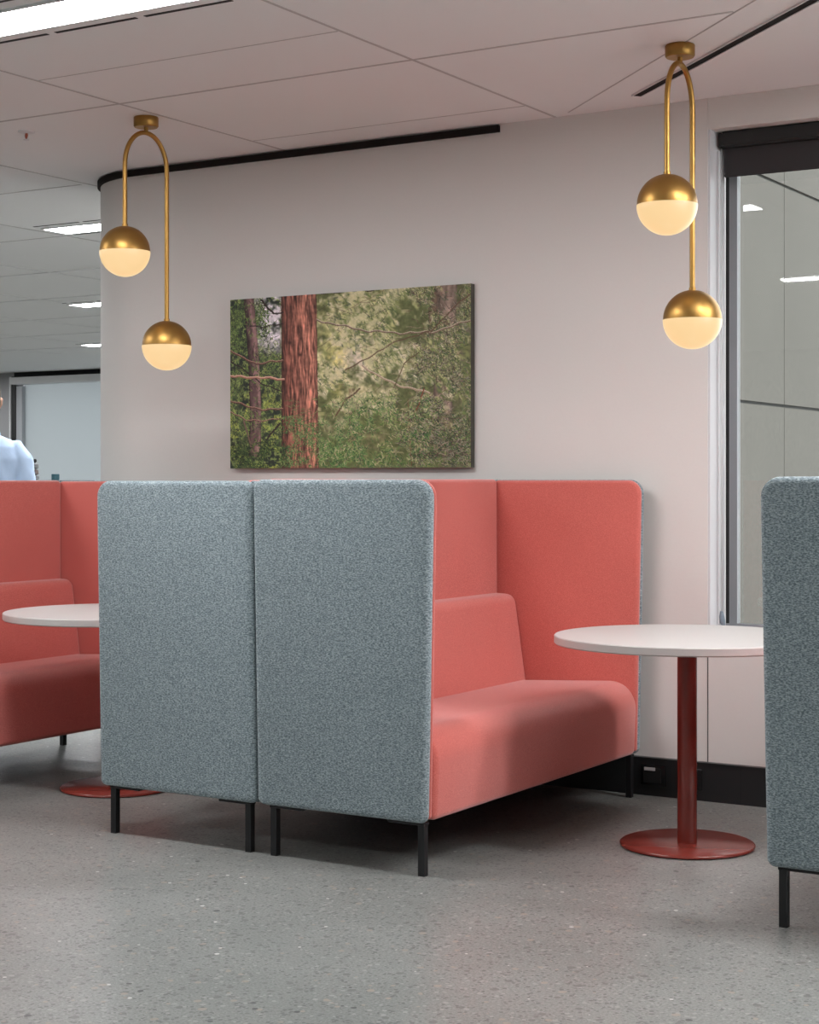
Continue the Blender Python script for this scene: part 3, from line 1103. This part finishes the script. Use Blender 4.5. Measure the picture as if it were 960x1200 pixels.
def canvas():
    x0, x1 = -4.954, -3.650
    z0, z1 = 1.3415, 2.137
    yf = YW - .036
    t = thing('forest_picture', 'wide frameless canvas print of a redwood forest on the pale wall', 'picture', ((x0 + x1) / 2, YW - .002, (z0 + z1) / 2))
    w = (x1 - x0) / 2; h = (z1 - z0) / 2
    nx, ny = 560, 342
    px = painting_pixels(nx, ny)
    lin = srgb2lin(px) * 1.2
    me = bpy.data.meshes.new('printed_face')
    X = np.linspace(-w, w, nx); Z = np.linspace(h, -h, ny)
    gx, gz = np.meshgrid(X, Z)
    co = np.stack([gx, np.full_like(gx, yf - YW + .002), gz], -1).reshape(-1, 3)
    idx = np.arange(nx * ny).reshape(ny, nx)
    quads = np.stack([idx[:-1, :-1], idx[1:, :-1], idx[1:, 1:], idx[:-1, 1:]], -1).reshape(-1, 4)
    me.vertices.add(len(co)); me.vertices.foreach_set('co', co.ravel())
    me.loops.add(quads.size); me.loops.foreach_set('vertex_index', quads.ravel())
    me.polygons.add(len(quads))
    me.polygons.foreach_set('loop_start', np.arange(0, quads.size, 4))
    me.polygons.foreach_set('loop_total', np.full(len(quads), 4))
    me.update()
    ca = me.color_attributes.new('print', 'FLOAT_COLOR', 'POINT')
    ca.data.foreach_set('color', np.concatenate([lin.reshape(-1, 3), np.ones((nx * ny, 1))], 1).astype(np.float32).ravel())
    m, nt, b = new_mat('printed_canvas')
    a = nt.nodes.new('ShaderNodeVertexColor'); a.layer_name = 'print'
    nt.links.new(a.outputs['Color'], b.inputs['Base Color'])
    b.inputs['Roughness'].default_value = .6
    b.inputs['Specular IOR Level'].default_value = .3
    link('printed_face', me, m, t)
    bm = bmesh.new()
    add_box(bm, -w, w, yf - YW + .0025, .0, -h, h)
    edge = plain('canvas_edge', (.05, .045, .035), .7, var=.5, bscale=30)
    from_bm('stretcher_box', bm, edge, t)
canvas()


# ------------------------------------------------------------------ far furniture by the window
def far_cabinet():
    # stands about 14 m from the camera in the open office
    ang = R(0)
    x, y = -9.80, 10.45
    t = thing('storage_cabinet', 'dark office cabinet whose top just shows above the left sofa', 'cabinet', (x, y, 0), ang)
    w, d, h = .205, .22, 1.287
    box('cabinet_body', -w, w, -d, d, .05, h - .02, M['cab'], t, bev=.003)
    box('cabinet_top', -w - .01, w + .01, -d - .01, d + .01, h - .02, h, M['cab'], t, bev=.003)
    box('plinth', -w + .02, w - .02, -d + .02, d - .02, 0, .05, M['black'], t)
    for s in (-1, 1):
        a, b = (-w + .004, -.002) if s < 0 else (.002, w - .004)
        dr = box('door', a, b, -d - .018, -d, .06, h - .03, M['cab'], t, bev=.002)
        box('handle', s * .02 - .004, s * .02 + .004, -d - .034, -d - .018, .7, .84, M['black'], dr, bev=.001)
    b = box('small_box', x + .047, x + .090, y - .10, y - .05, h + .0005, h + .050, M['teal'], bev=.003)
    tag(b, 'tiny teal box standing on the dark cabinet top in the distance', 'box')
    o = thing('stone_ornament', 'small ornament of stacked grey pebbles beside the blue shirt', 'ornament', (x - .134, y - .10, h))
    z = 0
    for (r, hh, m) in ((.036, .040, 'stone'), (.032, .052, 'stone_b'), (.034, .055, 'stone'), (.016, .034, 'slot')):
        prof = [(0, z)] + [(r * math.sin(math.pi * k / 10) * (1 + .12 * math.sin(k * 2.1)), z + hh / 2 - hh / 2 * math.cos(math.pi * k / 10)) for k in range(1, 10)] + [(0, z + hh)]
        lathe('pebble', prof, M[m], o, n=18, cap=False)
        z += hh - .002
far_cabinet()


# ------------------------------------------------------------------ person (seen from behind, mostly hidden by the left sofa)
def person(x, y, heading):
    t = thing('person', 'person in a light blue collared shirt standing with back turned, cut by the left edge', 'person', (x, y, 0), heading)
    t.scale = (1.025, 1.025, 1.025)

    def loft(bm, secs, n=28):
        """secs: (cx, cy, z, rx, ry)"""
        rows = []
        for (cx, cy, z, rx, ry) in secs:
            rows.append([bm.verts.new((cx + rx * math.copysign(abs(math.cos(a)) ** .85, math.cos(a)), cy + ry * math.copysign(abs(math.sin(a)) ** .85, math.sin(a)), z))
                         for a in [2 * math.pi * k / n for k in range(n)]])
        for a, b in zip(rows[:-1], rows[1:]):
            for k in range(n):
                j = (k + 1) % n
                bm.faces.new((a[k], a[j], b[j], b[k]))
        bm.faces.new(rows[0][::-1]); bm.faces.new(rows[-1])

    def remesh(name, bm, voxel, mat, parent, sm=2):
        bmesh.ops.recalc_face_normals(bm, faces=bm.faces)
        me = bpy.data.meshes.new('tmp')
        bm.to_mesh(me); bm.free()
        ob = bpy.data.objects.new('tmp', me)
        COL.objects.link(ob)
        md = ob.modifiers.new('r', 'REMESH'); md.mode = 'VOXEL'; md.voxel_size = voxel
        ms = ob.modifiers.new('s', 'SMOOTH'); ms.iterations = sm; ms.factor = .5
        dg = bpy.context.evaluated_depsgraph_get()
        m2 = bpy.data.meshes.new_from_object(ob.evaluated_get(dg))
        bpy.data.objects.remove(ob); bpy.data.meshes.remove(me)
        m2.name = name
        m2.materials.clear()
        return link(name, m2, mat, parent, smooth=True)

    def arm_pts(s):
        return [(s * .10, -.004, 1.425), (s * .158, -.006, 1.425), (s * .194, -.012, 1.36), (s * .213, -.02, 1.26), (s * .228, -.015, 1.14), (s * .245, .03, 1.00), (s * .258, .075, .88)]
    bm = bmesh.new()
    # head
    loft(bm, [(0, .035, 1.560, .040, .045), (0, .032, 1.585, .058, .072), (0, .022, 1.62, .070, .090), (0, .012, 1.67, .076, .097), (0, .006, 1.72, .078, .098),
              (0, .002, 1.765, .070, .088), (0, 0, 1.795, .048, .060), (0, 0, 1.808, .018, .022)])
    add_tube(bm, [(0, .006, 1.40), (0, -.002, 1.50), (0, .012, 1.60)], [.068, .058, .056], 20)
    add_tube(bm, [(0, .098, 1.705), (0, .122, 1.665), (0, .112, 1.655)], [.008, .014, .010], 10)       # nose
    add_tube(bm, [(-.022, .103, 1.618), (0, .109, 1.618), (.022, .103, 1.618)], [.004, .007, .004], 8)  # lips
    for s in (-1, 1):
        add_tube(bm, [(s * .076, -.004, 1.72), (s * .088, -.012, 1.705), (s * .086, -.006, 1.68), (s * .077, .0, 1.658)], [.006, .011, .010, .006], 8)
    # torso and hips
    loft(bm, [(0, 0, .86, .155, .105), (0, 0, .95, .170, .115), (0, .004, 1.05, .150, .105), (0, .006, 1.15, .150, .105), (0, .004, 1.27, .168, .112), (0, 0, 1.36, .178, .108),
              (0, -.004, 1.43, .160, .085), (0, -.004, 1.475, .09, .06)])
    for s in (-1, 1):
        add_tube(bm, arm_pts(s), [.04, .052, .054, .048, .042, .036, .028], 16)
        # hand: palm, four fingers, thumb
        w = Vector((s * .258, .075, .88))
        add_tube(bm, [w + Vector((0, 0, .01)), w + Vector((-s * .002, .006, -.04)), w + Vector((-s * .004, .012, -.085))], [.024, .034, .033], 12)
        for k, (dy, ln) in enumerate(((.042, .070), (.020, .080), (-.002, .074), (-.022, .058))):
            b0 = w + Vector((-s * .004, dy, -.085))
            add_tube(bm, [b0 + Vector((0, 0, .02)), b0 + Vector((0, .002, -ln * .45)), b0 + Vector((-s * .012, .004, -ln * .8)), b0 + Vector((-s * .024, .004, -ln))], [.010, .009, .0085, .0075], 8)
        add_tube(bm, [w + Vector((-s * .01, .028, -.02)), w + Vector((-s * .018, .052, -.05)), w + Vector((-s * .024, .056, -.085))], [.013, .011, .009], 8)
        # leg and foot
        add_tube(bm, [(s * .09, 0, .92), (s * .10, .005, .70), (s * .105, .012, .50), (s * .108, -.01, .34), (s * .11, -.015, .10)], [.095, .082, .058, .056, .040], 16)
        add_tube(bm, [(s * .11, -.045, .05), (s * .112, .03, .045), (s * .118, .13, .035)], [.038, .038, .028], 12)
    body = remesh('body', bm, .0075, M['skin'], t)
    for s in (-1, 1):
        lathe('eye', [(0, -.011), (.008, -.008), (.011, 0), (.008, .008), (0, .011)], M['eye'], t, n=12, loc=(s * .030, .092, 1.700), cap=False)
    # hair cap
    bm = bmesh.new()
    loft(bm, [(0, -.030, 1.635, .066, .062), (0, -.024, 1.67, .0815, .080), (0, -.016, 1.71, .084, .088), (0, -.006, 1.75, .084, .098), (0, -.002, 1.785, .072, .086), (0, 0, 1.815, .045, .055), (0, 0, 1.826, .015, .02)])
    remesh('hair', bm, .007, M['hair'], t)
    # shirt: torso with yoke, long sleeves and stand collar, with soft folds
    bm = bmesh.new()
    loft(bm, [(0, .0, .86, .178, .128), (0, 0, .95, .184, .130), (0, .004, 1.05, .172, .124), (0, .004, 1.15, .176, .126), (0, .002, 1.27, .190, .132), (0, -.002, 1.37, .200, .126),
              (0, -.004, 1.44, .186, .104), (0, -.006, 1.485, .130, .078), (0, -.004, 1.505, .080, .066)], 40)
    for s in (-1, 1):
        add_tube(bm, arm_pts(s), [.05, .064, .068, .065, .060, .052, .044], 18)
    add_tube(bm, [(0, -.004, 1.48), (0, .000, 1.515), (0, .006, 1.545)], [.075, .068, .066], 24)
    sh = remesh('shirt', bm, .009, M['shirt'], t, 3)
    from mathutils import noise
    for v in sh.data.vertices:
        c = v.co
        f = noise.noise(Vector((c.x * 9, c.y * 9, c.z * 4 + c.x * 10))) + .5 * noise.noise(Vector((c.x * 22 + c.z * 9, c.y * 20, c.z * 10)))
        k = .009 * f * min(1, max(0, (1.53 - c.z) * 6))
        d = Vector((c.x, c.y, 0)); 
        if d.length > 1e-4: v.co += d.normalized() * k
    # collar fold
    bm = bmesh.new()
    n = 40
    rows = []
    for (rx, ry, z) in ((.066, .066, 1.552), (.071, .071, 1.556), (.082, .080, 1.512), (.078, .076, 1.510)):
        rows.append([bm.verts.new((rx * math.sin(a), -ry * math.cos(a) + .004, z + .012 * math.cos(a))) for a in [R(-150) + R(300) * k / n for k in range(n + 1)]])
    for i in range(4):
        a, b = rows[i], rows[(i + 1) % 4]
        for k in range(n):
            bm.faces.new((a[k], a[k + 1], b[k + 1], b[k]))
    bm.faces.new([r[0] for r in rows]); bm.faces.new([r[-1] for r in rows][::-1])
    from_bm('collar', bm, M['shirt'], t, smooth=True)
    # trousers
    bm = bmesh.new()
    loft(bm, [(0, 0, .80, .165, .112), (0, 0, .90, .172, .122), (0, 0, .97, .166, .118), (0, .002, 1.03, .158, .112)])
    for s in (-1, 1):
        add_tube(bm, [(s * .088, 0, .92), (s * .098, .003, .70), (s * .105, .008, .50), (s * .108, -.008, .30), (s * .11, -.012, .07)], [.102, .094, .076, .068, .060], 18)
    remesh('trousers', bm, .010, M['trouser'], t)
    for s in (-1, 1):
        bm = bmesh.new()
        add_tube(bm, [(s * .11, -.078, .045), (s * .11, -.05, .052), (s * .112, .04, .048), (s * .118, .13, .040), (s * .12, .185, .032)], [.02, .045, .045, .040, .018], 14)
        for v in bm.verts: v.co.z = max(0, v.co.z)
        from_bm('shoe', bm, M['shoe'], t, smooth=True)
person(-7.19, 7.094, R(31.5 + 10))
